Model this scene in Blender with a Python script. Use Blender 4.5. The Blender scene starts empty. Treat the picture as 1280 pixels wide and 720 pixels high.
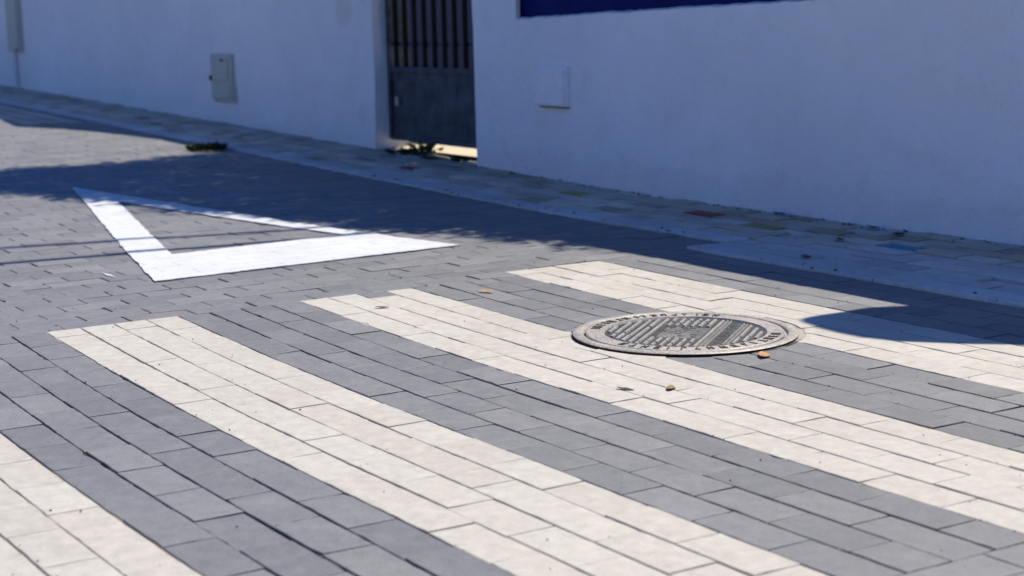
import bpy, bmesh, math, random
import numpy as np
from mathutils import Vector, Matrix, noise
random.seed(7)
rnd = random.Random(11)
scene = bpy.context.scene
COL = scene.collection

# ------------------------------------------------------------------ camera
PITCH, ROLL, YAW = math.radians(9.44368), math.radians(-1.43941), math.radians(58.50072)
CAM_H = 1.0
cp, sp = math.cos(PITCH), math.sin(PITCH)
fwd = Vector((-math.sin(YAW) * cp, math.cos(YAW) * cp, -sp))
rgt = Vector((math.cos(YAW), math.sin(YAW), 0))
upv = rgt.cross(fwd)
R2 = math.cos(ROLL) * rgt + math.sin(ROLL) * upv
U2 = -math.sin(ROLL) * rgt + math.cos(ROLL) * upv
cam_data = bpy.data.cameras.new("camera")
cam = bpy.data.objects.new("camera", cam_data)
COL.objects.link(cam)
m3 = Matrix((R2, U2, -fwd)).transposed()
cam.matrix_world = Matrix.Translation((0, 0, CAM_H)) @ m3.to_4x4()
cam_data.sensor_width = 36.0
cam_data.lens = 2094.68 / 1280 * 36
cam_data.clip_start, cam_data.clip_end = 0.05, 3000
cam_data.dof.use_dof = True
cam_data.dof.focus_distance = 4.9
cam_data.dof.aperture_fstop = 3.6
cam_data.dof.aperture_blades = 9
scene.camera = cam

# ------------------------------------------------------------------ light
S_Y, S_X = 0.57, 0.05                      # shadow offset per metre of height (towards -y, +x)
sun_dir = Vector((S_X, -S_Y, -1)).normalized()
elev = math.asin(-sun_dir.z)
sd = bpy.data.lights.new("sun", 'SUN')
sd.energy, sd.angle, sd.color = 5.0, math.radians(0.53), (1.0, 0.952, 0.85)
sun = bpy.data.objects.new("sun", sd)
COL.objects.link(sun)
sun.rotation_euler = sun_dir.to_track_quat('-Z', 'Y').to_euler()
world = bpy.data.worlds.new("World")
scene.world = world
world.use_nodes = True
wn = world.node_tree.nodes
sky = wn.new('ShaderNodeTexSky')
sky.sky_type = 'NISHITA'
sky.sun_disc = False
sky.sun_elevation = elev
sky.sun_rotation = math.atan2(-S_X, S_Y)
sky.air_density, sky.dust_density, sky.ozone_density = 1.0, 0.3, 3.0
wn['Background'].inputs[1].default_value = 0.071
deep = wn.new('ShaderNodeMix'); deep.data_type = 'RGBA'; deep.blend_type = 'MULTIPLY'   # a deep clear southern sky
deep.inputs[0].default_value = 1.0
deep.inputs[7].default_value = (0.43, 0.86, 1.64, 1)
world.node_tree.links.new(sky.outputs[0], deep.inputs[6])
world.node_tree.links.new(deep.outputs[2], wn['Background'].inputs[0])
vs = scene.view_settings
vs.view_transform = 'Standard'
vs.look = 'None'
vs.exposure = 0.2
vs.gamma = 1.0
vs.use_curve_mapping = False

# ------------------------------------------------------------------ helpers
def zt(x):
    """terrain: the street climbs gently beyond x = -7"""
    t = (-x - 7.0) * 4
    if t > 30: s = t
    elif t < -30: s = 0
    else: s = math.log1p(math.exp(t))
    return 0.0215 * s / 4

def tag(o, label=None, cat=None, group=None, kind=None):
    if label: o['label'] = label
    if cat: o['category'] = cat
    if group: o['group'] = group
    if kind: o['kind'] = kind
    return o

class MB:
    def __init__(s):
        s.v, s.f, s.m = [], [], []
    def add(s, vs_, fs, mi=0):
        b = len(s.v)
        s.v += [tuple(p) for p in vs_]
        s.f += [tuple(i + b for i in f) for f in fs]
        s.m += [mi] * len(fs)
    def box(s, a, b, mi=0, bev=0.0):
        (x0, y0, z0), (x1, y1, z1) = a, b
        if bev <= 0:
            s.add([(x0,y0,z0),(x1,y0,z0),(x1,y1,z0),(x0,y1,z0),(x0,y0,z1),(x1,y0,z1),(x1,y1,z1),(x0,y1,z1)],
                  [(0,3,2,1),(4,5,6,7),(0,1,5,4),(1,2,6,5),(2,3,7,6),(3,0,4,7)], mi)
            return
        bm = bmesh.new()
        bmesh.ops.create_cube(bm, size=1)
        for v in bm.verts:
            v.co = Vector(((x0+x1)/2 + v.co.x*(x1-x0), (y0+y1)/2 + v.co.y*(y1-y0), (z0+z1)/2 + v.co.z*(z1-z0)))
        bmesh.ops.bevel(bm, geom=bm.edges[:], offset=bev, segments=2, affect='EDGES', profile=.6)
        bm.verts.index_update()
        s.add([v.co[:] for v in bm.verts], [[v.index for v in f.verts] for f in bm.faces], mi)
        bm.free()
    def tube(s, pts, r, n=8, mi=0, cap=True):
        pts = [Vector(p) for p in pts]
        rs = r if isinstance(r, (list, tuple)) else [r] * len(pts)
        rings = []
        for i, p in enumerate(pts):
            t = (pts[min(i+1, len(pts)-1)] - pts[max(i-1, 0)]).normalized()
            a = t.cross(Vector((0, 0, 1)))
            if a.length < 1e-3: a = t.cross(Vector((1, 0, 0)))
            a.normalize(); b = t.cross(a)
            rings.append([p + rs[i]*(math.cos(2*math.pi*k/n)*a + math.sin(2*math.pi*k/n)*b) for k in range(n)])
        vv = [q for r_ in rings for q in r_]
        ff = [(i*n+k, i*n+(k+1) % n, (i+1)*n+(k+1) % n, (i+1)*n+k) for i in range(len(pts)-1) for k in range(n)]
        if cap:
            ff.append(tuple(range(n))[::-1]); ff.append(tuple((len(pts)-1)*n+k for k in range(n)))
        s.add(vv, ff, mi)
    def lathe(s, prof, n=96, c=(0, 0, 0), mi=0, close=True):
        vv = [(c[0]+r*math.cos(2*math.pi*k/n), c[1]+r*math.sin(2*math.pi*k/n), c[2]+z) for r, z in prof for k in range(n)]
        ff = [(i*n+k, (i+1)*n+k, (i+1)*n+(k+1) % n, i*n+(k+1) % n) for i in range(len(prof)-1) for k in range(n)]
        s.add(vv, ff, mi)
    def grid(s, fn, nu, nv, mi=0):
        vv = [fn(i/nu, j/nv) for j in range(nv+1) for i in range(nu+1)]
        w = nu+1
        s.add(vv, [(j*w+i, j*w+i+1, (j+1)*w+i+1, (j+1)*w+i) for j in range(nv) for i in range(nu)], mi)
    def build(s, name, mats, parent=None, smooth=False, loc=None):
        me = bpy.data.meshes.new(name)
        me.from_pydata(s.v, [], s.f)
        if not isinstance(mats, (list, tuple)): mats = [mats]
        for m in mats: me.materials.append(m)
        me.polygons.foreach_set('material_index', s.m)
        if smooth: me.polygons.foreach_set('use_smooth', [True]*len(s.f))
        me.update()
        o = bpy.data.objects.new(name, me)
        COL.objects.link(o)
        if parent: o.parent = parent
        if loc: 
            o.location = loc
        return o

def empty(name, loc, label, cat, group=None):
    o = bpy.data.objects.new(name, None)
    COL.objects.link(o)
    o.location = loc
    return tag(o, label, cat, group)

# ------------------------------------------------------------------ materials
class NT:
    def __init__(s, name):
        s.m = bpy.data.materials.new(name)
        s.m.use_nodes = True
        s.t = s.m.node_tree
        s.b = s.t.nodes['Principled BSDF']
    def n(s, typ, **kw):
        nd = s.t.nodes.new(typ)
        for k, v in kw.items():
            if k.startswith('i_'):
                nd.inputs[int(k[2:]) if k[2:].isdigit() else k[2:]].default_value = v
            else: setattr(nd, k, v)
        return nd
    def l(s, a, b): s.t.links.new(a, b)
    def noise(s, scale, detail=4, rough=.55, coord='Object', vec=None):
        nd = s.n('ShaderNodeTexNoise')
        nd.inputs['Scale'].default_value = scale
        nd.inputs['Detail'].default_value = detail
        nd.inputs['Roughness'].default_value = rough
        if vec is None:
            if not hasattr(s, 'tc'): s.tc = s.n('ShaderNodeTexCoord')
            vec = s.tc.outputs[coord]
        s.l(vec, nd.inputs['Vector'])
        return nd.outputs['Fac']
    def ramp(s, fac, stops):
        nd = s.n('ShaderNodeValToRGB')
        el = nd.color_ramp.elements
        while len(el) < len(stops): el.new(.5)
        for e, (p, c) in zip(el, stops):
            e.position = p
            e.color = (c, c, c, 1) if isinstance(c, (int, float)) else (*c, 1)
        s.l(fac, nd.inputs[0])
        return nd.outputs[0]
    def mix(s, fac, a, b, mode='MIX'):
        nd = s.n('ShaderNodeMix', data_type='RGBA', blend_type=mode)
        for sock, v in ((nd.inputs[0], fac), (nd.inputs[6], a), (nd.inputs[7], b)):
            if isinstance(v, (int, float)): sock.default_value = v
            elif isinstance(v, (tuple, list)): sock.default_value = (*v, 1)
            else: s.l(v, sock)
        return nd.outputs[2]
    def bump(s, h, strength=.3, dist=.002, prev=None):
        nd = s.n('ShaderNodeBump')
        nd.inputs['Strength'].default_value = strength
        nd.inputs['Distance'].default_value = dist
        s.l(h, nd.inputs['Height'])
        if prev is not None: s.l(prev, nd.inputs['Normal'])
        return nd.outputs[0]
    def set(s, col=None, rough=None, normal=None, spec=None, metal=None):
        for nm, v in (('Base Color', col), ('Roughness', rough), ('Normal', normal), ('Specular IOR Level', spec), ('Metallic', metal)):
            if v is None: continue
            if isinstance(v, (int, float)): s.b.inputs[nm].default_value = v
            elif isinstance(v, (tuple, list)): s.b.inputs[nm].default_value = (*v, 1)
            else: s.l(v, s.b.inputs[nm])
        return s.m

def paver_mat(name, stops, rough=(.5, .7), stain=(.75, 1.08), spec=.5, fine=.35, dusty=None, dusty_amt=.0):
    t = NT(name)
    geo = t.n('ShaderNodeNewGeometry')
    col = t.ramp(geo.outputs['Random Per Island'], stops)
    big = t.noise(1.7, 5, .6)
    col = t.mix(1, col, t.ramp(big, [(.25, stain[0]), (.7, stain[1])]), 'MULTIPLY')
    mid = t.noise(26, 5, .65)
    col = t.mix(1, col, t.ramp(mid, [(.3, .86), (.7, 1.10)]), 'MULTIPLY')
    grain = t.noise(420, 3, .7)
    col = t.mix(1, col, t.ramp(grain, [(.3, 1-fine*.5), (.72, 1+fine*.45)]), 'MULTIPLY')
    g2 = t.noise(150, 4, .75)
    col = t.mix(1, col, t.ramp(g2, [(.32, 1-fine*.42), (.5, 1), (.7, 1+fine*.32)]), 'MULTIPLY')
    if dusty:
        d = t.ramp(t.noise(5.5, 6, .7), [(.5, 0), (.75, dusty_amt)])
        col = t.mix(d, col, dusty)
    # tiny pale and dark specks lying on the surface
    sp_ = t.ramp(t.noise(75, 2, .5), [(.74, 0), (.78, .7)])
    col = t.mix(sp_, col, (.42, .40, .37))
    rg = t.ramp(mid, [(.3, rough[0]), (.7, rough[1])])
    nb = t.bump(g2, .4, .0016, t.bump(grain, .35, .0012))
    nb = t.bump(mid, .35, .003, nb)
    return t.set(col, rg, nb, spec)

M = {}
M['grey'] = paver_mat('grey_paver', [(0, (.142,.140,.139)), (.35, (.163,.160,.158)), (.7, (.174,.170,.167)), (1, (.200,.195,.189))],
                      (.58, .72), (.93, 1.05), spec=.75, fine=.5, dusty=(.30, .29, .275), dusty_amt=.3)
M['cream'] = paver_mat('cream_paver', [(0, (.49,.443,.368)), (.5, (.51,.463,.387)), (1, (.53,.485,.41))],
                       (.58, .72), (.94, 1.03), .5, .16, dusty=(.44, .39, .32), dusty_amt=.3)
M['slab'] = paver_mat('pale_slab', [(0, (.47,.44,.40)), (.5, (.56,.53,.48)), (1, (.62,.59,.54))], (.6, .8), spec=.3, fine=.2)
M['kerb'] = paver_mat('kerb_concrete', [(0, (.54,.53,.51)), (1, (.60,.59,.57))], (.6, .8), spec=.3, fine=.2)
M['tan'] = paver_mat('olive_paver', [(0, (.36,.30,.21)), (.4, (.52,.45,.33)), (.75, (.49,.45,.37)), (1, (.60,.54,.43))], (.6, .8), spec=.3)
M['block'] = paver_mat('grey_block', [(0, (.47,.42,.34)), (.5, (.60,.54,.44)), (1, (.70,.63,.52))], (.6, .8), spec=.3)
M['drain'] = paver_mat('brown_slab', [(0, (.52,.42,.32)), (1, (.62,.52,.41))], (.6, .8), spec=.3)
M['red'] = paver_mat('red_paver', [(0, (.30,.07,.06)), (1, (.32,.09,.07))], (.6, .8), spec=.3)
M['yellow'] = paver_mat('yellow_paver', [(0, (.36,.29,.09)), (1, (.38,.31,.10))], (.6, .8), spec=.3)
M['cyan'] = paver_mat('cyan_paver', [(0, (.06,.26,.34)), (1, (.07,.28,.36))], (.6, .8), spec=.3)

t = NT('joint_sand')
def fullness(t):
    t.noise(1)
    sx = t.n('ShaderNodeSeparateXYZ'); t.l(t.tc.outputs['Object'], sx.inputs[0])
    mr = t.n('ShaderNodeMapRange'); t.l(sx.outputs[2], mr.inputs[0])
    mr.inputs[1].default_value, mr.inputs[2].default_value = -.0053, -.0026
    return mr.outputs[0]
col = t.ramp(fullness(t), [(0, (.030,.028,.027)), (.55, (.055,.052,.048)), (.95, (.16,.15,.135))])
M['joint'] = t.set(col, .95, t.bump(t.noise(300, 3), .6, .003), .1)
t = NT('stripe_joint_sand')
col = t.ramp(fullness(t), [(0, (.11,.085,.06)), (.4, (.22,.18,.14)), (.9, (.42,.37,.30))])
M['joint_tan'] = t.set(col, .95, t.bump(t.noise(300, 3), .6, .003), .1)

def plaster(name, base, stain):
    t = NT(name)
    n1 = t.noise(.9, 6, .6)
    n2 = t.noise(5, 6, .65)
    col = t.ramp(n1, [(.3, tuple(c*.88 for c in base)), (.7, base)])
    col = t.mix(t.ramp(n2, [(.54, 0), (.8, .3)]), col, stain)
    mpz = t.n('ShaderNodeMapping'); t.l(t.tc.outputs['Object'], mpz.inputs[0]); mpz.inputs['Scale'].default_value = (7, 1, .7)
    run = t.noise(1.6, 5, .6, vec=mpz.outputs[0])                  # rain streaks
    col = t.mix(t.ramp(run, [(.58, 0), (.8, .12)]), col, stain)
    for px_, pz_, rad, amt in ((-10.66, 1.02, .11, .2), (-10.45, .30, .06, .10)):
        dist = t.n('ShaderNodeVectorMath', operation='DISTANCE'); t.l(t.tc.outputs['Object'], dist.inputs[0]); dist.inputs[1].default_value = (px_, 5.219, pz_)
        wob = t.n('ShaderNodeMath', operation='MULTIPLY_ADD'); t.l(n2, wob.inputs[0]); wob.inputs[1].default_value = -.3*rad/.17; t.l(dist.outputs['Value'], wob.inputs[2])
        col = t.mix(t.ramp(wob.outputs[0], [(0, amt), (max(.02, rad*.45), 0)]), col, (.42, .34, .27))
    n3 = t.noise(38, 3, .6)
    col = t.mix(t.ramp(n3, [(.72, 0), (.78, .35)]), col, tuple(c*.6 for c in stain))
    # splash dirt along the foot of the wall
    sx = t.n('ShaderNodeSeparateXYZ'); t.l(t.tc.outputs['Object'], sx.inputs[0])
    foot = t.n('ShaderNodeMath', operation='MULTIPLY_ADD'); t.l(n2, foot.inputs[0]); foot.inputs[1].default_value = -.28; t.l(sx.outputs[2], foot.inputs[2])
    f = t.ramp(foot.outputs[0], [(0.0, .22), (.06, 0)])
    col = t.mix(f, col, stain)
    nb = t.bump(t.noise(60, 5, .7), .6, .006)
    nb = t.bump(n2, .9, .035, nb)
    nb = t.bump(t.noise(2.2, 3, .5), .7, .06, nb)
    return t.set(col, .85, nb, .2)
M['white'] = plaster('white_plaster', (.85, .85, .84), (.58, .57, .52))
def simple(name, c, rough=.5, spec=.5, metal=0., var=.15, scale=20, bump=.2, dist=.002):
    t = NT(name)
    nn = t.noise(scale, 5, .6)
    col = t.ramp(nn, [(.3, tuple(x*(1-var) for x in c)), (.7, tuple(min(1, x*(1+var)) for x in c))])
    return t.set(col, rough, t.bump(nn, bump, dist), spec, metal)
M['paint'] = simple('road_paint', (.78, .78, .77), .55, .4, 0, .05, 60, .3)
M['scuff'] = simple('paint_scuff', (.6, .6, .58), .7)
M['gate'] = simple('gate_steel', (.062, .068, .082), .65, .2, 0, .5, 7)
M['gate_bar'] = simple('gate_bar_steel', (.005, .005, .006), .7, .08)
M['latch'] = simple('latch_steel', (.32, .32, .31), .4, .5, .3)
M['canvas'] = simple('blue_canvas', (.002, .006, .085), .8, .2, 0, .3, 5)
M['box_grey'] = simple('meter_plastic', (.50, .49, .41), .65, .3, 0, .08, 30)
M['box_white'] = simple('painted_box', (.80, .80, .79), .8, .2, 0, .06, 25)
M['mortar_pale'] = simple('pale_mortar', (.52, .50, .44), .9, .1, 0, .2, 40)
M['rust'] = simple('rust', (.22, .16, .08), .9, .1, 0, .4, 90)
M['dark'] = simple('black_plastic', (.02, .02, .02), .5)
M['conduit'] = simple('pale_conduit', (.62, .63, .62), .6)
M['concrete'] = simple('yard_concrete', (.62, .52, .36), .85, .2, 0, .12, 6)
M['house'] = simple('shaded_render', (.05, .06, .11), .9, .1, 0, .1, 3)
M['earth'] = simple('street_ground', (.16, .155, .15), .85, .2, 0, .15, .6)
M['bark'] = simple('bark', (.16, .11, .075), .9, .1, 0, .3, 30)
M['cable'] = simple('cable_rubber', (.02, .02, .02), .6)
M['dish'] = simple('dish_metal', (.6, .6, .6), .5)
def leafmat(name, c0, c1):
    t = NT(name)
    geo = t.n('ShaderNodeNewGeometry')
    col = t.ramp(geo.outputs['Random Per Island'], [(0, c0), (1, c1)])
    return t.set(col, .5, None, .4)
M['leaf'] = leafmat('tree_leaf', (.03, .07, .02), (.08, .13, .04))
M['weed'] = leafmat('weed_leaf', (.012, .025, .006), (.035, .055, .012))

# ------------------------------------------------------------------ paving
X1, X2 = -5.376, -2.059
Y0, W = 1.489, 0.1132
L = 2 * W
YR = Y0 + 24 * W + .012                   # sidewalk edge beside the crossing (4.218)
YS = 4.445                                # sidewalk edge elsewhere
MH = (-4.052, 3.112); MHR = .360

def outline(x0, y0, x1, y1, step):
    pts = []
    cs = [(x0, y0), (x1, y0), (x1, y1), (x0, y1)]
    for i in range(4):
        a, b = cs[i], cs[(i+1) % 4]
        d = math.hypot(b[0]-a[0], b[1]-a[1])
        n = max(1, int(round(d/step)))
        for k in range(n):
            pts.append((a[0]+(b[0]-a[0])*k/n, a[1]+(b[1]-a[1])*k/n))
    return pts

def cut_circle(pts):
    ins = [math.hypot(p[0]-MH[0], p[1]-MH[1]) < MHR for p in pts]
    if not any(ins): return pts
    if all(ins): return None
    n = len(pts)
    k0 = next(i for i in range(n) if not ins[i] and ins[(i+1) % n])
    out, i, cnt = [], k0, 0
    while cnt < n:
        if not ins[i]:
            out.append(pts[i]); i = (i+1) % n; cnt += 1
        else:
            A = out[-1] if out else pts[k0]
            j = i
            while ins[j]: j = (j+1) % n; cnt += 1
            B = pts[j]
            a0 = math.atan2(A[1]-MH[1], A[0]-MH[0]); a1 = math.atan2(B[1]-MH[1], B[0]-MH[0])
            d = (a1-a0+math.pi) % (2*math.pi)-math.pi
            m = max(1, int(abs(d)/.05))
            for k in range(m+1):
                aa = a0+d*k/m
                out.append((MH[0]+MHR*math.cos(aa), MH[1]+MHR*math.sin(aa)))
            i = j
    # remove doubles
    res = []
    for p in out:
        if not res or math.hypot(p[0]-res[-1][0], p[1]-res[-1][1]) > .003: res.append(p)
    if math.hypot(res[0][0]-res[-1][0], res[0][1]-res[-1][1]) < .003: res.pop()
    return res if len(res) >= 3 else None

def bow(x, y):
    """the rows were not laid dead straight: they sag a little towards the middle of the crossing"""
    q = (min(max(x, X1), X2)+3.65)/1.65
    return (.026*q*q-.013+.004*math.sin(x*2.3+y))*min(1, max(0, (4.18-y)/.35))

def brick(mb, x0, y0, x1, y1, mi=0, gx=.0015, gy=.003, z=0., depth=.012, ch=.002, jit=.0012, fine=True, dz=.0008):
    jx, jy = rnd.gauss(0, .0007), rnd.gauss(0, .0009)
    x0 += gx+jx; x1 += -gx+jx; y0 += gy+jy; y1 += -gy+jy
    near = fine and (x0 > -8.2)
    pts = [(p[0], p[1]+bow(p[0], p[1])) for p in outline(x0, y0, x1, y1, .03 if near else 5)]
    if near:
        if math.hypot((x0+x1)/2-MH[0], (y0+y1)/2-MH[1]) < MHR+.2:
            pts = cut_circle(pts)
            if pts is None: return
        cx = sum(p[0] for p in pts)/len(pts); cy = sum(p[1] for p in pts)/len(pts)
        q = []
        for p in pts:
            k = abs(rnd.gauss(0, jit)) * (4 if rnd.random() < .02 else 1)
            d = Vector((cx-p[0], cy-p[1]))
            # move mostly along the short direction towards the centre line
            q.append((p[0] + (k if d.x > 0 else -k)*.7*(1 if abs(d.x) > abs(d.y) else .15), p[1] + (k if d.y > 0 else -k)*(1 if True else 0)))
        pts = q
    n = len(pts)
    cx, cy = (x0+x1)/2, (y0+y1)/2
    h = z + rnd.gauss(0, dz); tx, ty = rnd.gauss(0, .0025), rnd.gauss(0, .006)
    inner = []
    for i in range(n):
        a, b, c = Vector(pts[i-1]), Vector(pts[i]), Vector(pts[(i+1) % n])
        e1, e2 = (b-a), (c-b)
        if e1.length < 1e-6 or e2.length < 1e-6: inner.append(tuple(b)); continue
        n1 = Vector((-e1.y, e1.x)).normalized(); n2 = Vector((-e2.y, e2.x)).normalized()
        nn = n1+n2
        if nn.length < .3: nn = n1
        nn.normalize()
        inner.append(tuple(b + nn*ch*min(1.4, 1/max(.6, nn.dot(n1)))))
    def Z(p, o): return zt(p[0]) + h + tx*(p[0]-cx) + ty*(p[1]-cy) + o
    vv = [(p[0], p[1], Z(p, 0)) for p in inner] + [(p[0], p[1], Z(p, -ch*.8)) for p in pts] + [(p[0], p[1], Z(p, -depth)) for p in pts]
    ff = [tuple(range(n))] + [(n+i, n+(i+1) % n, (i+1) % n, i) for i in range(n)] + [(2*n+i, 2*n+(i+1) % n, n+(i+1) % n, n+i) for i in range(n)]
    mb.add(vv, ff, mi)

road = MB()
stripes = {k: MB() for k in (-8, 0, 8, 16)}
# crossing: rows run along x
for k in range(-40, 25):
    y0, y1 = Y0+k*W, Y0+(k+1)*W
    if k == 24: break
    st = (k // 4) % 2 == 0
    key = (k//4)*4 if st else None
    mb = stripes.get(key, road) if st and key in stripes else road
    xs = X1 - (.095 if key == 16 else 0)
    off = (0 if k % 2 else L/2) + rnd.uniform(-.02, .02)
    x = xs
    first = True
    while x < X2-.02:
        xe = min(X2, x + (off if first and off > .03 else L))
        if X2-xe < .05: xe = X2
        mi = 0
        target = mb
        if key == 8 and k == 10 and first:            # one grey paver bites into the head of this stripe
            target = road
        brick(target, x, y0, xe, y1, 0, gx=.0018 if target is road else .0008, gy=.0016 if target is road else .0013, ch=.0015)
        x = xe; first = False
# running courses beyond both ends: courses run along y
def courses(xa, xb, step, ya, yb_fn):
    x = xa; i = 0
    while (x-xb)*step < 0:
        a, b = sorted((x, x+step))
        yb = yb_fn((a+b)/2)
        y = ya - (L/2 if i % 2 else 0) + rnd.uniform(-.015, .015)
        while y < yb-.01:
            ye = min(y+L, yb)
            if yb-ye < .05: ye = yb
            if not (a < X1-.001 and a > X1-.10 and y > Y0+16*W-.11 and ye < Y0+20*W+.11 and False):
                yy0, yy1 = y, ye
                if i == 0 and step < 0:               # leave room for the longer head of the far stripe
                    lo, hi = Y0+16*W, Y0+20*W
                    if yy0 < lo < yy1: yy1 = lo
                    elif yy0 < hi < yy1: yy0 = hi
                    elif yy0 >= lo and yy1 <= hi: y = ye; continue
                if yy1-yy0 > .03:
                    brick(road, a, yy0, b, yy1, 0, gx=.0019, gy=.0012)
            y = ye
        x += step; i += 1
courses(X1, -27, -W, -3.2, lambda x: YS if x < -5.50 else YR)
courses(X2, 1.6, W, -3.2, lambda x: YR)
o = road.build('road', M['grey']); tag(o, kind='structure')
names = {-8: ('cream paver stripe cut by the lower left corner of the photo', ),
         0: ('cream paver stripe whose far end lies before the wide base of the white triangle', ),
         8: ('cream paver stripe that touches the camera side of the manhole and carries two fallen leaves', ),
         16: ('cream paver stripe nearest the white wall, half in the rounded shadow behind the manhole', )}
for k, mb in stripes.items():
    o = mb.build('crosswalk_stripe', M['cream'])
    tag(o, names[k][0], 'crosswalk stripe', 'pale stripes of the crosswalk')

# bed of jointing sand under everything: swept in unevenly, so some joints are full and some are open
bed = MB()
def bed_z(x, y):
    q = .5+.9*noise.noise(Vector((x*3.1, y*5.3, 4.4)))+.5*noise.noise(Vector((x*14, y*19, 1.4)))
    q = min(1, max(0, q))
    return -.0053+.0027*q*q
def bed_z2(x, y): return max(-.0040, bed_z(x, y))+.0002
def bedgrid(x0, x1, y0, y1, nu, nv, mi, fn):
    bed.grid(lambda u, v: (x0+(x1-x0)*u, y0+(y1-y0)*v, zt(x0+(x1-x0)*u)+fn(x0+(x1-x0)*u, y0+(y1-y0)*v)), nu, nv, mi)
flat = lambda x, y: -.0045
bedgrid(-27, -8.2, -3.4, 5.3, 60, 1, 0, flat)
bedgrid(-8.2, X1-.1, -3.4, 0, 10, 1, 0, flat)
bedgrid(-8.2, X1-.1, 0, 5.3, 90, 160, 0, bed_z)
for k in range(-12, 25, 4):
    st = (k//4) % 2 == 0
    bedgrid(X1-.1, X2, Y0+k*W, Y0+(k+4)*W if k < 24 else 5.3, 130, 20, 1 if st else 0, bed_z2 if st else bed_z)
bedgrid(X1-.1, X2, -3.4, Y0-12*W, 4, 1, 0, flat)
bedgrid(X2, 1.7, -3.4, 0, 6, 1, 0, flat)
bedgrid(X2, 1.7, 0, 5.3, 100, 160, 0, bed_z)
o = bed.build('pavement_bed', [M['joint'], M['joint_tan']]); tag(o, kind='structure')

# far ground sheet
g = MB()
xs = [-600, -200, -80, -40] + [-30+i for i in range(0, 33)] + [10, 60, 300]
for a, b in zip(xs[:-1], xs[1:]):
    za, zb = min(zt(a), 1.2)-.03, min(zt(b), 1.2)-.03
    g.add([(a, -600, za), (b, -600, zb), (b, 600, zb), (a, 600, za)], [(0, 1, 2, 3)])
tag(g.build('ground', M['earth']), kind='structure')

# ------------------------------------------------------------------ sidewalk
YW = 5.219
sw = MB()
def sy0(x): return YR if x > -5.50 else YS
x = -27.0
# kerb course, pale slabs where it is lowered for the crossing, small blocks everywhere else
kx = [-27+.5*i for i in range(0, 43)] + [-5.5] + [-5.5+.55*i for i in range(1, 16)]
for a, b in zip(kx[:-1], kx[1:]):
    e = sy0((a+b)/2)
    brick(sw, a, e, b, e+.13, 1, gx=.003, gy=.004, z=.012, depth=.03, ch=.005, fine=False)
for q in range(4):
    x = -5.50
    while x < 2.5:
        h_ = (4.799-(YR+.13))/4
        xn = x+(.15 if q % 2 and x < -5.49 else .3)
        brick(sw, x, YR+.13+q*h_, xn, YR+.13+(q+1)*h_, 0 if rnd.random() < .8 else 6, gx=.005, gy=.006, z=.010, depth=.02, ch=.004, fine=False, dz=.003)
        x = xn
acc = [(-6.341, 5.018, 3), (-5.816, 4.83, 4), (-4.796, 4.90, 5), (-8.986, 4.89, 3), (-7.375, 4.93, 4), (-13.81, 4.90, 3)]
rows_ = 7
bw = (YW+.14-(YS+.13))/rows_
for r in range(rows_):
    y0 = YS+.13+r*bw
    x = -27 + (.11 if r % 2 else 0)
    while x < 2.5:
        mi = 2 if r > 2 or rnd.random() < .25 else 6
        for ax, ay, am in acc:
            if x <= ax < x+.22 and y0 <= ay < y0+bw: mi = am
        xe = min(x+.22, -5.5) if y0 < 4.78 else x+.22
        if xe-x > .03:
            brick(sw, x, y0, xe, y0+bw, mi, gx=.0055, gy=.006, z=.012, depth=.02, ch=.003, dz=.003)
        x += .22
tag(sw.build('sidewalk', [M['slab'], M['kerb'], M['tan'], M['red'], M['yellow'], M['cyan'], M['block']]), kind='structure')

# brown slabs let into the road edge far up the street
pt = MB()
xx = -17.6+.06
while xx+.6 < -13.86:
    for q in range(3):
        brick(pt, xx, 3.86+q*.165, xx+.60, 3.86+(q+1)*.165, 0, gx=.012, gy=.014, z=.006, fine=False)
    xx += .61
tag(pt.build('road_patch', M['drain']), kind='structure')

# ------------------------------------------------------------------ walls
def lump(x, z, amp=.010):
    return amp*noise.noise(Vector((x*1.7, z*1.7, 3.1))) + amp*.45*noise.noise(Vector((x*6, z*6, 7.7)))
TH = .25
def wall_patch(mb, xa, xb, zlo, zhi, nx, nz, edge=.0):
    def fn(u, v):
        x = xa+(xb-xa)*u
        z = zlo(x)+(zhi(x)-zlo(x))*v
        return (x, YW - lump(x, z), z)
    mb.grid(fn, nx, nz)
def strip(mb, path_front, path_back):
    n = len(path_front)
    vv = list(path_front)+list(path_back)
    mb.add(vv, [(i, i+1, n+i+1, n+i) for i in range(n-1)])
foot = lambda x: zt(x) - .05
def interp(tab):
    def f(x):
        if x <= tab[0][0]: return tab[0][1]
        for (a, p), (b, q) in zip(tab[:-1], tab[1:]):
            if x <= b: return p+(q-p)*(x-a)/(b-a)
        return tab[-1][1]
    return f
# --- right wall
XR0, XR1, XWL, XWR = -8.897, 2.6, -8.392, -4.35
sill = lambda x: .942 + .0253*(x+8.352) + .006*noise.noise(Vector((x*9, 1.3, 0))) + .004*noise.noise(Vector((x*30, 5, 0)))
HR = 2.2
head = lambda x: 1.88
topR = lambda x: HR + .01*noise.noise(Vector((x*2, 0, 9)))
rw = MB()
wall_patch(rw, XR0, XWL, foot, topR, 14, 50)
wall_patch(rw, XWL, XWR, foot, sill, 110, 30)
wall_patch(rw, XWL, XWR, head, topR, 40, 6)
wall_patch(rw, XWR, XR1, foot, topR, 60, 30)
def fp(x, z): return (x, YW-lump(x, z), z)
N = 120
xsw = [XWL+(XWR-XWL)*i/N for i in range(N+1)]
REV = .028
strip(rw, [fp(x, sill(x)) for x in xsw], [(x, YW+REV, sill(x)+.01) for x in xsw])
strip(rw, [fp(x, 1.88) for x in xsw], [(x, YW+REV, 1.88) for x in xsw])
zz = [.9+i*.05 for i in range(21)]
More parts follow.
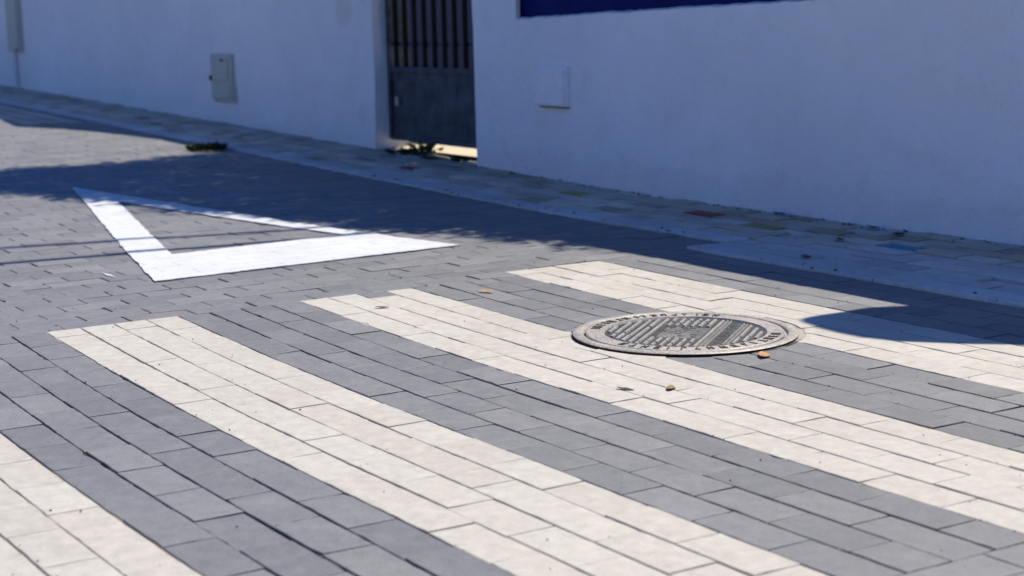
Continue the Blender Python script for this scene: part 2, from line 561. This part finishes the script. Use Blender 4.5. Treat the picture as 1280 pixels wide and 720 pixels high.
strip(rw, [fp(XWL, z) for z in zz], [(XWL-.004, YW+REV, z) for z in zz])
strip(rw, [fp(XWR, z) for z in zz], [(XWR, YW+REV, z) for z in zz])
xt = [XR0+(XR1-XR0)*i/80 for i in range(81)]
strip(rw, [fp(x, topR(x)) for x in xt], [(x, YW+TH, topR(x)) for x in xt])
zz = [foot(XR0)+(HR-foot(XR0))*i/40 for i in range(41)]
strip(rw, [fp(XR0, z) for z in zz], [(XR0+.004, YW+TH, z) for z in zz])
strip(rw, [fp(XR1, z) for z in zz], [(XR1, YW+TH, z) for z in zz])
for xa, xb, za, zb in ((XR0, XWL, -.05, HR), (XWL, XWR, -.05, .95), (XWL, XWR, 1.88, HR), (XWR, XR1, -.05, HR)):
    rw.add([(xa, YW+TH, za), (xb, YW+TH, za), (xb, YW+TH, zb), (xa, YW+TH, zb)], [(3, 2, 1, 0)])
o = rw.build('garden_wall', M['white'], smooth=True)
tag(o, 'long white plastered wall with a wide opening filled by dark blue cloth, right of the gate', 'wall')
# --- left wall
XL0, XL1 = -27.0, -10.245
topL = interp([(-27, 2.75), (-14.85, 2.52), (-14.05, 2.68), (-13.5, 2.25), (-12.9, 1.95), (-12.1, 1.70), (-10.2, 1.63)])  # unseen top profile, shaped to fit the shadow edge it throws
lw = MB()
wall_patch(lw, XL0, XL1, foot, topL, 160, 34)
xt = [XL0+(XL1-XL0)*i/160 for i in range(161)]
strip(lw, [fp(x, topL(x)) for x in xt], [(x, YW+TH, topL(x)) for x in xt])
zz = [foot(XL1)+(topL(XL1)-foot(XL1))*i/40 for i in range(41)]
strip(lw, [fp(XL1, z) for z in zz], [(XL1+.006*noise.noise(Vector((z*4, 0, 0))), YW+TH, z) for z in zz])
strip(lw, [(x, YW+TH, topL(x)) for x in xt], [(x, YW+TH, foot(x)) for x in xt])
o = lw.build('garden_wall', M['white'], smooth=True)
tag(o, 'white plastered wall with the grey meter box, left of the gate', 'wall')
# threshold
th = MB()
th.grid(lambda u, v: (XL1+(XR0-XL1)*u, YW+.12+.5*v, zt(XL1)+.018), 10, 2)
th.add([(-14, YW+.6, zt(-10)+.016), (-4, YW+.6, zt(-10)-.01), (-4, 14, zt(-10)-.01), (-22, 14, zt(-10)+.016)], [(0, 1, 2, 3)])
tag(th.build('yard_ground', M['concrete']), kind='structure')

# blue cloth in the opening
bl = MB()
bl.grid(lambda u, v: (XWL-.05+(XWR-XWL+.1)*u, YW+REV+.012+.012*math.sin(u*40+2*math.sin(v*3))+.02*noise.noise(Vector((u*9, v*4, 0))), .86+1.1*v), 120, 16)
o = bl.build('tarpaulin', M['canvas'], smooth=True)
so = o.modifiers.new('thick', 'SOLIDIFY'); so.thickness = .004
tag(o, 'dark blue cloth stretched behind the opening in the right wall', 'cloth')

# ------------------------------------------------------------------ gate
GX0, GX1, GY = XL1+.012, XR0-.012, 5.338
gz = zt(-9.6)
ge = empty('metal_gate', ((GX0+GX1)/2, GY, gz), 'dark grey steel gate with bars above a solid panel', 'gate')
def gp_(mb, name, mat, smooth=False):
    mb.v = [(x-(GX0+GX1)/2, y-GY, z-gz) for x, y, z in mb.v]
    return mb.build(name, mat, ge, smooth)
ZB, ZP, ZTOP = .145, .622, 1.62
mb = MB()
mb.grid(lambda u, v: (GX0+.03+(GX1-GX0-.06)*u, GY+.004*noise.noise(Vector((u*4, v*3, 1))), ZB+.012+(ZP-ZB-.02)*v), 30, 12)
mb.grid(lambda u, v: (GX0+.03+(GX1-GX0-.06)*(1-u), GY+.012, ZB+.012+(ZP-ZB-.02)*v), 2, 2)
gp_(mb, 'panel', M['gate'], True)
mb = MB()
mb.box((GX0, GY-.02, ZB), (GX0+.035, YW+TH+.012, ZTOP), 0, .003)
mb.box((GX1-.035, GY-.02, ZB), (GX1, GY+.02, ZTOP), 0, .003)
mb.box((GX0+.037, GY-.018, ZB-.004), (GX1-.037, GY+.018, ZB+.03), 0, .003)
mb.box((GX0+.037, GY-.016, ZP-.02), (GX1-.037, GY+.016, ZP+.015), 0, .003)
mb.box((GX0+.037, GY-.016, ZTOP-.04), (GX1-.037, GY+.016, ZTOP-.002), 0, .003)
mb.box((GX0+.037, GY+.012, .772), (GX1-.037, GY+.02, .80), 0, .002)
gp_(mb, 'frame', M['gate'])
bx = GX0+.105
while bx < GX1-.05:
    mb = MB()
    mb.box((bx-.016, GY-.010, ZP-.01), (bx+.016, GY+.010, ZTOP-.042), 0, .002)
    gp_(mb, 'bar', M['gate_bar'])
    bx += .1335
mb = MB()
mb.box((GX0+.115, GY-.03, .375), (GX0+.15, GY-.006, .435), 0, .004)
gp_(mb, 'latch', M['latch'])

# ------------------------------------------------------------------ boxes on the walls
def wall_box(name, x0, x1, z0, z1, label, cat, mat, depth, door=True):
    e = empty(name, ((x0+x1)/2, YW, z0), label, cat)
    cx = (x0+x1)/2
    mb = MB(); mb.box((x0-cx, -depth, 0), (x1-cx, .05, z1-z0), 0, .006)
    mb.build('body', mat, e)
    return e, cx
# grey meter box
e, cx = wall_box('meter_box', -13.13, -12.69, .335, .70, 'grey meter box with a lower door, low on the left wall', 'meter box', M['box_grey'], .030)
mb = MB(); mb.box((-.17, -.040, .155), (.16, -.0305, .335), 0, .003); mb.build('door', M['box_grey'], e)
mb = MB(); mb.box((-.18, -.037, .02), (.17, -.0305, .125), 0, .003); mb.build('lower_panel', M['box_grey'], e)
mb = MB(); mb.box((-.215, -.050, .15), (-.178, -.031, .19), 0, .003); mb.build('lock', M['dark'], e)
mb = MB(); mb.box((.02, -.045, .305), (.09, -.0405, .325), 0, .002); mb.build('vent', M['dark'], e)
mb = MB(); mb.box((-.22, -.012, -.03), (.25, .02, -.002), 0, .004); mb.box((.222, -.014, -.0015), (.25, .02, .11), 0, .004); mb.build('mortar_patch', M['mortar_pale'], e)
# tall grey cabinet far left
e, cx = wall_box('meter_cabinet', -19.12, -18.66, .665, 1.34, 'tall narrow grey cabinet at the far left end of the wall', 'meter cabinet', M['box_grey'], .05)
mb = MB(); mb.box((-.20, -.06, .04), (.20, -.0505, .63), 0, .004); mb.build('door', M['box_grey'], e)
mb = MB(); mb.tube([(-.06, -.02, -.005), (-.06, -.02, -.40)], .03, 10); mb.build('conduit', M['conduit'], e)
mb = MB(); mb.box((.10, -.066, .015), (.20, -.0505, .035), 0, .002); mb.build('lock', M['dark'], e)
# white painted junction box
e, cx = wall_box('junction_box', -8.178, -7.842, .452, .676, 'white painted junction box with a rusty lower edge on the right wall', 'junction box', M['box_white'], .027)
mb = MB(); mb.box((-.145, -.034, .012), (.150, -.0275, .212), 0, .003); mb.build('cover', M['box_white'], e)
mb = MB(); mb.box((-.11, -.030, -.008), (.16, .0, -.0005), 0, .002); mb.build('rusty_edge', M['rust'], e)

# ------------------------------------------------------------------ painted triangle
tri = MB()
A = [(-9.465, 2.864), (-6.128, 2.150), (-6.205, 3.548)]
B = [(-8.680, 2.868), (-6.778, 2.462), (-6.845, 3.312)]
PZ = .003
def lerp(a, b, t): return (a[0]+(b[0]-a[0])*t, a[1]+(b[1]-a[1])*t)
NS = 70
for i in range(3):
    j = (i+1) % 3
    outer = [lerp(A[i], A[j], k/NS) for k in range(NS+1)]
    inner = [lerp(B[i], B[j], k/NS) for k in range(NS+1)]
    vv = []
    for k in range(NS+1):
        o_, n_ = outer[k], inner[k]
        if 0 < k < NS:
            o_ = (o_[0]+rnd.gauss(0, .0025), o_[1]+rnd.gauss(0, .0025)); n_ = (n_[0]+rnd.gauss(0, .0025), n_[1]+rnd.gauss(0, .0025))
        for s in (0, .33, .66, 1):
            p = lerp(o_, n_, s)
            vv.append((p[0], p[1], zt(p[0])+PZ+.0012*noise.noise(Vector((p[0]*7, p[1]*7, 0)))))
    tri.add(vv, [(4*k+s, 4*k+s+1, 4*k+5+s, 4*k+4+s) for k in range(NS) for s in range(3)])
t = NT('triangle_paint')
tcn = t.n('ShaderNodeTexCoord'); t.tc = tcn
mp = t.n('ShaderNodeMapping'); t.l(tcn.outputs['Object'], mp.inputs[0]); mp.inputs['Rotation'].default_value = (0, 0, math.radians(90))
br = t.n('ShaderNodeTexBrick'); t.l(mp.outputs[0], br.inputs['Vector'])
br.inputs['Scale'].default_value = 1; br.inputs['Brick Width'].default_value = L; br.inputs['Row Height'].default_value = W; br.inputs['Mortar Size'].default_value = .003
br.inputs['Color1'].default_value = br.inputs['Color2'].default_value = (1, 1, 1, 1); br.inputs['Mortar'].default_value = (0, 0, 0, 1)
wear = t.ramp(t.noise(22, 5, .7), [(.4, 0), (.65, .8)])
inv = t.n('ShaderNodeInvert'); t.l(br.outputs['Color'], inv.inputs['Color'])
jm = t.mix(1, inv.outputs[0], wear, 'MULTIPLY')
col = t.mix(jm, t.ramp(t.noise(3, 4), [(.3, (.585, .585, .575)), (.7, (.64, .64, .63))]), (.25, .25, .25))
col = t.mix(t.ramp(t.noise(140, 3, .6), [(.66, 0), (.74, .5)]), col, (.35, .35, .35))
col = t.mix(t.ramp(t.noise(4, 6, .75), [(.5, 0), (.8, .45)]), col, (.38, .37, .36))
nb = t.bump(br.outputs['Color'], .6, .003)
M['tripaint'] = t.set(col, .7, nb, .12)
o = tri.build('give_way_triangle', M['tripaint'])
so = o.modifiers.new('thick', 'SOLIDIFY'); so.thickness = .003; so.offset = -1
tag(o, 'large white triangle outline painted on the grey pavers', 'road marking')
mb = MB()
mb.add([(-6.50, 2.065, .004), (-6.42, 2.055, .004), (-6.33, 2.068, .004), (-6.42, 2.072, .004)], [(0, 1, 2, 3)])
o = mb.build('paint_splash', M['scuff']); tag(o, 'small white paint splash beside the corner of the triangle', 'paint splash')

# ------------------------------------------------------------------ manhole
mh = empty('manhole', (MH[0]-.003, MH[1]-.005, -.0035), 'round cast iron manhole cover with raised bars and ring of lettering', 'manhole cover')
mh.rotation_euler = (-.007, 0, .0)       # sits proud of the pavers on the camera side, sunk on the far side
def iron(name, c, dust, rough=.5, metal=.35):
    t = NT(name)
    n1 = t.noise(45, 5, .65); n2 = t.noise(6, 4, .6)
    col = t.ramp(n1, [(.3, tuple(x*.7 for x in c)), (.7, tuple(x*1.2 for x in c))])
    col = t.mix(t.ramp(n2, [(.42, 0), (.66, .75)]), col, dust)
    n4 = t.noise(110, 4, .7)
    col = t.mix(1, col, t.ramp(n4, [(.35, .55), (.6, 1.1)]), 'MULTIPLY')
    return t.set(col, rough, t.bump(t.noise(260, 3), .4, .0012), .5, metal)
M['iron_ring'] = iron('worn_iron', (.42, .38, .33), (.58, .50, .41), .5, .05)
M['iron_dark'] = iron('cast_iron', (.038, .036, .034), (.10, .09, .075), .6, .0)
M['iron_bar'] = iron('polished_bar_iron', (.44, .42, .39), (.37, .34, .30), .45, .0)
M['mortar'] = simple('rusty_mortar', (.34, .27, .20), .95, .1, 0, .35, 60, .6)
M['gap'] = simple('rusty_gap', (.045, .027, .015), .95, .1)
mb = MB()
mb.lathe([(.347, .007), (.344, .010), (.320, .011), (.314, .008), (.313, -.02)])
mb.build('frame', M['iron_ring'], mh, True)
mb = MB()
mb.lathe([(.3465, -.03), (.3465, .0072)]); mb.lathe([(.375, -.012), (.3, -.012)]); mb.lathe([(.316, -.010), (.0, -.010)])
mb.build('seat', M['gap'], mh)
mb = MB()
mb.grid(lambda u, v: ((.3495+.009*v+.002*noise.noise(Vector((u*40, v, 0))))*math.cos(2*math.pi*u), (.3495+.009*v+.002*noise.noise(Vector((u*40, v, 0))))*math.sin(2*math.pi*u), -.0035+.004*noise.noise(Vector((math.cos(2*math.pi*u)*3, math.sin(2*math.pi*u)*3, v)))-.02*max(0, math.sin(2*math.pi*u+.3)-.75)), 160, 2)
mb.build('mortar_ring', M['mortar'], mh)
mb = MB()
mb.lathe([(.306, -.012), (.306, .008), (.303, .0105), (.252, .0105), (.248, .004), (.0005, .004)])
lid = mb.build('lid', [M['iron_ring']], mh)
mb = MB()
mb.lathe([(.2475, .0046), (.0005, .0046)])
mb.build('inner_disc', M['iron_dark'], lid)
# raised bars
ang = math.atan2(.202, -.168)
u = Vector((math.cos(ang), math.sin(ang))); v = Vector((-u.y, u.x))
if v.dot(Vector((R2.x, R2.y))) < 0: v = -v        # v grows towards picture right
def bar(mb, s, a0, a1, w, z0, z1, mi=0):
    c = [u*a0+v*(s-w/2), u*a1+v*(s-w/2), u*a1+v*(s+w/2), u*a0+v*(s+w/2)]
    k = .0015
    ci = [u*(a0+k)+v*(s-w/2+k), u*(a1-k)+v*(s-w/2+k), u*(a1-k)+v*(s+w/2-k), u*(a0+k)+v*(s+w/2-k)]
    area = (c[1]-c[0]).cross(c[2]-c[1])
    vv = [(p.x, p.y, z0) for p in c]+[(p.x, p.y, z1) for p in ci]
    ff = [(0, 1, 5, 4), (1, 2, 6, 5), (2, 3, 7, 6), (3, 0, 4, 7), (4, 5, 6, 7)]
    if area < 0: ff = [f[::-1] for f in ff]
    mb.add(vv, ff, mi)
bars = MB()
Rb = .236
sp_ = .0255
PAN0, PAN1 = .098, .158
rb = random.Random(4)
for i in range(-9, 10):
    s = i*sp_
    if PAN0-.012 < s < PAN1+.012: continue
    half = math.sqrt(max(0, Rb*Rb-s*s))
    if half < .03: continue
    segs = [(-half, -.098), (.095, half)] if -.085 < s < .075 else [(-half, half)]
    for a0, a1 in segs:
        cuts = [a0]
        if a1-a0 > .12:
            for q in range(rb.choice([0, 1, 1, 2])): cuts.append(rb.uniform(a0+.03, a1-.03))
        cuts = sorted(cuts)+[a1]
        for c0, c1 in zip(cuts[:-1], cuts[1:]):
            if c1-c0 > .014: bar(bars, s+rb.gauss(0, .0006), c0+.003, c1-.003, .0100+rb.gauss(0, .0008), .0046, .0095+rb.uniform(-.0015, .0008))
for s in (PAN0-.006, PAN0+.006, PAN1-.006, PAN1+.006):
    half = math.sqrt(Rb*Rb-s*s)
    bar(bars, s, -half, half, .0045, .0046, .0098)
bars.build('bars', M['iron_bar'], lid)
# worn relief: badge in the middle, panel strokes on the right, ring lettering
rel = MB()
bar(rel, -.005, -.088, .085, .135, .0046, .0058)               # worn badge plate
for k in range(46):
    a, s_b = rb.uniform(-.08, .075), rb.uniform(-.065, .052)
    if k % 3: bar(rel, s_b, a-.004, a+rb.uniform(.006, .016), rb.uniform(.003, .007), .0058, .0072+rb.uniform(0, .0014))
    else: bar(rel, s_b, a-.003, a+.003, rb.uniform(.010, .026), .0058, .0072+rb.uniform(0, .0014))
for k in range(13):
    a = -.165+.33*k/12
    s = (PAN0+PAN1)/2
    bar(rel, s+.009, a-.008, a+.008, .005, .0046, .0068)
    if k % 2: bar(rel, s-.004, a-.003, a+.003, .022, .0046, .0068)
    if k % 3: bar(rel, s-.014, a-.008, a+.006, .005, .0046, .0068)
M['iron_badge'] = iron('badge_iron', (.15, .14, .13), (.27, .245, .215), .55, .0)
rel.build('relief', M['iron_badge'], lid)
let = MB()
def glyph(th0, kind):
    def P(r, a, z): return (r*math.cos(a), r*math.sin(a), z)
    def blk(r0, r1, a0, a1):
        z0, z1 = .0104, .0128
        vv = [P(r0, a0, z0), P(r1, a0, z0), P(r1, a1, z0), P(r0, a1, z0), P(r0, a0, z1), P(r1, a0, z1), P(r1, a1, z1), P(r0, a1, z1)]
        let.add(vv, [(4, 5, 6, 7), (0, 1, 5, 4), (1, 2, 6, 5), (2, 3, 7, 6), (3, 0, 4, 7)])
    r0, r1, w, s = .265, .295, .062, .017
    if kind in 'ILEHN': blk(r0, r1, th0, th0+s)
    if kind in 'HN': blk(r0, r1, th0+w-s, th0+w)
    if kind in 'E': blk(r1-.005, r1, th0, th0+w); blk((r0+r1)/2-.0025, (r0+r1)/2+.0025, th0, th0+w*.8)
    if kind in 'EL': blk(r0, r0+.005, th0, th0+w)
    if kind in 'H': blk((r0+r1)/2-.0025, (r0+r1)/2+.0025, th0, th0+w)
    if kind == 'N': blk(r1-.005, r1, th0, th0+w)
    if kind == 'T': blk(r1-.005, r1, th0, th0+w); blk(r0, r1, th0+w/2-s/2, th0+w/2+s/2)
M['iron_letter'] = iron('dark_letter_iron', (.08, .07, .06), (.14, .12, .10), .6, .2)  # letters set darker than the ring they stand on
for a0, a1, txt in ((math.radians(120), math.radians(232), 'HEITLNETIHLNETHI'), (math.radians(-80), math.radians(48), 'NTHEILTHNELITHEN')):
    for k, ch in enumerate(txt):
        glyph(a0+(a1-a0)*k/len(txt), ch)
let.build('lettering', M['iron_letter'], lid)

# ------------------------------------------------------------------ fallen leaves
def leaf_mesh(length, width, curl, seed):
    r_ = random.Random(seed)
    n = 8; vv = []; 
    for i in range(n+1):
        t_ = i/n
        w = width*math.sin(math.pi*min(1, t_*.93+.05))**.8*(1-.25*t_)
        zc = curl*.22*(2*t_-1)**2*length + r_.uniform(-.0008, .0008)
        x = (t_-.5)*length
        bend = .15*length*math.sin(t_*2+seed)
        vv += [(x, bend-w/2, zc+.22*w*abs(curl)*2), (x, bend, zc+.001), (x, bend+w/2, zc+.3*w*abs(curl)*2)]
    ff = [(3*i+k, 3*i+3+k, 3*i+4+k, 3*i+1+k) for i in range(n) for k in range(2)]
    mb = MB(); mb.add(vv, ff)
    if length < .1 and length > .08: mb.tube([(-length*.5, .15*length*math.sin(seed), curl*length), (-length*.64, .15*length*math.sin(seed)*.8, curl*length*.3+.001)], .0009, 5)
    return mb
leaves = [(-5.099, 3.013, .062, .034, .25, 'pale brown curled leaf lying alone on grey pavers beyond the stripes', (.36, .24, .15), .3),
          (-5.047, 2.571, .05, .02, .2, 'tiny dark scrap of leaf near the far head of the second stripe', (.09, .06, .05), 1.2),
          (-3.529, 2.506, .048, .020, .2, 'small dark green curled leaf on the cream stripe', (.06, .06, .035), .9),
          (-3.475, 2.607, .062, .028, .22, 'olive yellow leaf on the cream stripe below the manhole', (.24, .17, .06), 2.6),
          (-3.649, 3.065, .085, .040, .15, 'orange dry leaf against the rim of the manhole', (.46, .25, .11), 2.4),
          (-6.031, 5.18, .12, .05, .3, 'black dry leaf at the foot of the right wall below the cloth end', (.02, .018, .015), 2.7),
          (-5.375, 5.165, .11, .05, .3, 'black dry leaf by the wall, middle one of three on the sidewalk', (.015, .014, .014), 2.7),
          (-5.195, 4.81, .09, .045, .25, 'black dry leaf in the middle of the sidewalk above the shadow', (.013, .012, .012), 2.6),
          (-5.137, 5.08, .10, .045, .35, 'black dry leaf just left of the cyan paver', (.012, .012, .012), 2.2),
          (-4.936, 4.37, .10, .05, .25, 'brown dry leaf on the pale edge of the sidewalk', (.16, .11, .07), 2.6),
          (-9.425, 5.19, .16, .06, .35, 'black dry leaf in front of the gate', (.01, .012, .01), .9)]
for i, (lx, ly, ll, lwid, cu, lab, c, rz) in enumerate(leaves):
    m_ = simple('dry_leaf', c, .6, .3, 0, .25, 60)
    o = leaf_mesh(ll, lwid, cu, i).build('dry_leaf', m_, smooth=True)
    zs = .015 if ly > 4.25 else (.0045 if ll > .08 else .0028)
    o.location = (lx, ly, zt(lx)+zs); o.rotation_euler = (.1, .05, rz)
    tag(o, lab, 'leaf', 'fallen leaves')

# ------------------------------------------------------------------ weeds
def weed(name, x, y, w, h, n, label, group=None, seed=0, sx=1):
    r_ = random.Random(seed); mb = MB()
    for i in range(n):
        a = r_.uniform(0, 2*math.pi); rr = w*.5*math.sqrt(r_.random())
        b = Vector((rr*math.cos(a)*sx, rr*math.sin(a), 0))
        d = Vector((math.cos(a)*r_.uniform(.2, .9), math.sin(a)*r_.uniform(.2, .9), 1)).normalized()
        ln = h*r_.uniform(.5, 1.1); wd = r_.uniform(.008, .018)
        s_ = d.cross(Vector((r_.random()-.5, r_.random()-.5, .2))).normalized()*wd
        p1 = b+d*ln*.55; p2 = b+d*ln + Vector((d.x, d.y, -.4))*ln*.3
        mb.add([b-s_*.3, b+s_*.3, p1+s_, p1-s_, p2], [(0, 1, 2, 3), (3, 2, 4)])
    o = mb.build(name, M['weed']); o.location = (x, y, zt(x)+.005)
    return tag(o, label, 'weed', group)
weed('weed', -11.03, 4.30, .26, .055, 260, 'dark low weed clump at the sidewalk edge in the sun strip', None, 3, 1.0)
weed('weed', -9.83, 5.28,   .34, .055, 90, 'scraggly weed growing under the left half of the gate', None, 5, 1.3)
weed('weed', -9.72, 5.29,   .07, .15, 22, 'taller dark weed tuft leaning on the gate panel', None, 6)
weed('weed', -9.22, 5.29, .10, .04, 24, 'tiny weed tuft under the right half of the gate', None, 8)

# ------------------------------------------------------------------ beyond the wall and overhead
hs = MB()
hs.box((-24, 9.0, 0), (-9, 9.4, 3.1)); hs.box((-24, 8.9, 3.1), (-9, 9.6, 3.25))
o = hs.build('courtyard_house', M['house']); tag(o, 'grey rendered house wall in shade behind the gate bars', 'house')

bounce_wall = MB()  # unseen low wall added to bounce sunlight onto the shaded white wall
bounce_wall.box((-30, -6.9, -.2), (12, -6.5, 1.5))
o = bounce_wall.build('garden_wall', M['white']); tag(o, 'unseen low white wall added behind the camera to bounce sunlight', 'wall')

# tree over the wall: its leaves are what shades the road
poly = [(-5.62, 4.02), (-6.05, 3.95), (-6.25, 3.84), (-6.70, 3.78), (-6.90, 3.54), (-7.29, 3.45), (-7.79, 3.25), (-8.0, 3.10), (-8.55, 2.90), (-8.85, 2.80), (-9.1, 2.70), (-9.4, 2.56),
        (-10.2, 2.18), (-11.0, 2.2), (-10.5, 2.70), (-10.7, 2.92), (-10.62, 3.15), (-10.5, 3.40), (-10.66, 3.82), (-10.75, 4.30), (-10.35, 4.5), (-10.3, 5.08), (-8.7, 5.08), (-7, 4.6)]
def inside(p):
    c = False
    for i in range(len(poly)):
        (xa, ya), (xb, yb) = poly[i], poly[i-1]
        if (ya > p[1]) != (yb > p[1]) and p[0] < (xb-xa)*(p[1]-ya)/(yb-ya)+xa: c = not c
    return c
te = empty('tree', (-8.2, 6.35, zt(-8.2)), 'leafy tree behind the wall whose crown shades the road', 'tree')
tb = Vector((-8.2, 6.35, zt(-8.2)))
rt = random.Random(21)
crown = MB()
cnt = 0
def lift(gx, gy, H): return Vector((gx-S_X*H, gy+S_Y*H, zt(gx)+H)) - tb
while cnt < 4200:
    gx, gy = rt.uniform(-11.2, -5.5), rt.uniform(2.0, 5.1)
    if not inside((gx, gy)): continue
    cnt += 1
    H = rt.uniform(3.0, 4.6)
    loose = rt.random() < .22
    if loose: gx += rt.gauss(0, .14); gy += rt.gauss(0, .11)
    c0 = lift(gx, gy, H)
    ax = Vector((rt.gauss(0, 1), rt.gauss(0, 1), rt.gauss(0, .4))).normalized()
    for k in range(7 if loose else 16):
        p = c0 + ax*rt.uniform(-.16, .16) + Vector((rt.gauss(0, .035), rt.gauss(0, .035), rt.gauss(0, .05)))
        d = Vector((rt.gauss(0, 1), rt.gauss(0, 1), rt.gauss(0, .6))).normalized()
        s_ = d.cross(Vector((rt.gauss(0, 1), rt.gauss(0, 1), rt.gauss(0, 1)))).normalized()
        ln, wd = rt.uniform(.06, .11), rt.uniform(.022, .04)
        crown.add([p-d*ln*.5, p+s_*wd*.5, p+d*ln*.5, p-s_*wd*.5], [(0, 1, 2, 3)])
crown.build('crown', M['leaf'], te)
mb = MB()
mb.tube([(0, 0, 0), (.03, .02, .8), (-.02, -.05, 1.7), (-.1, -.15, 2.4)], [.13, .11, .095, .08], 12)
for gx, gy, H in ((-6.6, 4.1, 3.6), (-7.4, 3.8, 4.0), (-8.3, 3.5, 4.2), (-9.3, 3.2, 4.0), (-10.2, 3.0, 3.6), (-9.8, 4.0, 3.4)):
    e_ = lift(gx, gy, H)
    mb.tube([(-.1, -.15, 2.35), Vector((-.1, -.15, 2.35)).lerp(e_, .4)+Vector((0, 0, .25)), e_], [.06, .04, .012], 8)
mb.build('trunk', M['bark'], te, True)

# cables over the street
def cable(pts_g, H, r, label):
    mb = MB()
    a = Vector((pts_g[0][0]-S_X*H, pts_g[0][1]+S_Y*H, H)); b = Vector((pts_g[1][0]-S_X*H, pts_g[1][1]+S_Y*H, H))
    d = (b-a)
    pts = []
    for k in range(41):
        t_ = -3+7*k/40
        p = a+d*t_; p.z += .02*(t_-.5)**2
        pts.append(p)
    mb.tube(pts, r, 8)
    tag(mb.build('overhead_cable', M['cable'], smooth=True), label, 'cable', 'cables over the street')
cable([(-7.03, 1.81), (-6.83, 3.3)], 5.6, .030, 'thicker black cable stretched high across the street')
cable([(-7.46, 1.916), (-7.14, 3.33)], 6.2, .026, 'thinner black cable stretched high across the street')

# unseen added crest, shaped to throw the rounded shadow by the manhole
crest = [(-3.80, 3.985), (-3.90, 3.835), (-3.985, 3.68), (-4.022, 3.59), (-4.01, 3.535), (-3.96, 3.50), (-3.88, 3.482), (-3.77, 3.472), (-3.66, 3.478), (-3.55, 3.52), (-3.42, 3.63), (-3.30, 3.765), (-3.16, 3.98)]
prof = []
for gx, gy in crest:
    H = (YW-.001-gy)/S_Y
    prof.append((gx-S_X*H, max(H, HR-.01)))
mb = MB(); n = len(prof)
mb.add([(x, YW-.001, z) for x, z in prof]+[(x, YW+TH-.002, z) for x, z in prof],
       [tuple(range(n)), tuple(range(2*n-1, n-1, -1))]+[(i, i+n, (i+1) % n+n, (i+1) % n) for i in range(n)])
tag(mb.build('added_wall_crest', M['white']), 'unseen rounded crest added on top of the right wall to cast a shadow', 'added wall crest')

# grit and crumbs lying about on the pavers
gr = MB(); rg = random.Random(5)
for k in range(420):                         # litter swept against the wall and the kerb line
    x = rg.uniform(-9, -3)
    y = YW-.012-abs(rg.gauss(0, .03)) if rg.random() < .75 else sy0(x)+rg.uniform(-.02, .05)
    a = rg.choice([.003, .004, .006, .010])
    pts = [(x+a*math.cos(t_)*rg.uniform(.6, 1.6), y+a*math.sin(t_)*rg.uniform(.5, 1.2), zt(x)+.0135) for t_ in (0, 1.5, 3.1, 4.6)]
    gr.add(pts+[(x, y, zt(x)+.0135+a*.7)], [(0, 1, 4), (1, 2, 4), (2, 3, 4), (3, 0, 4)])
for k in range(900):
    x, y = rg.uniform(-7.5, -1.6), rg.uniform(.5, 4.2)
    if rg.random() < .6: y = Y0+W*round((y-Y0)/W)+rg.gauss(0, .004)
    a = rg.choice([.0012, .0016, .002, .0032]); 
    pts = [(x+a*math.cos(t_)*rg.uniform(.7, 1.3), y+a*math.sin(t_)*rg.uniform(.7, 1.3), .0005) for t_ in (0, 1.5, 3.1, 4.6)]
    gr.add(pts+[(x, y, .0005+a*1.1)], [(0, 1, 4), (1, 2, 4), (2, 3, 4), (3, 0, 4)])
t = NT('grit'); geo = t.n('ShaderNodeNewGeometry')
m_ = t.set(t.ramp(geo.outputs['Random Per Island'], [(0, (.05, .04, .03)), (.6, (.12, .09, .06)), (.7, (.5, .46, .4)), (1, (.6, .56, .5))]), .9, None, .2)
tag(gr.build('grit', m_), kind='stuff')
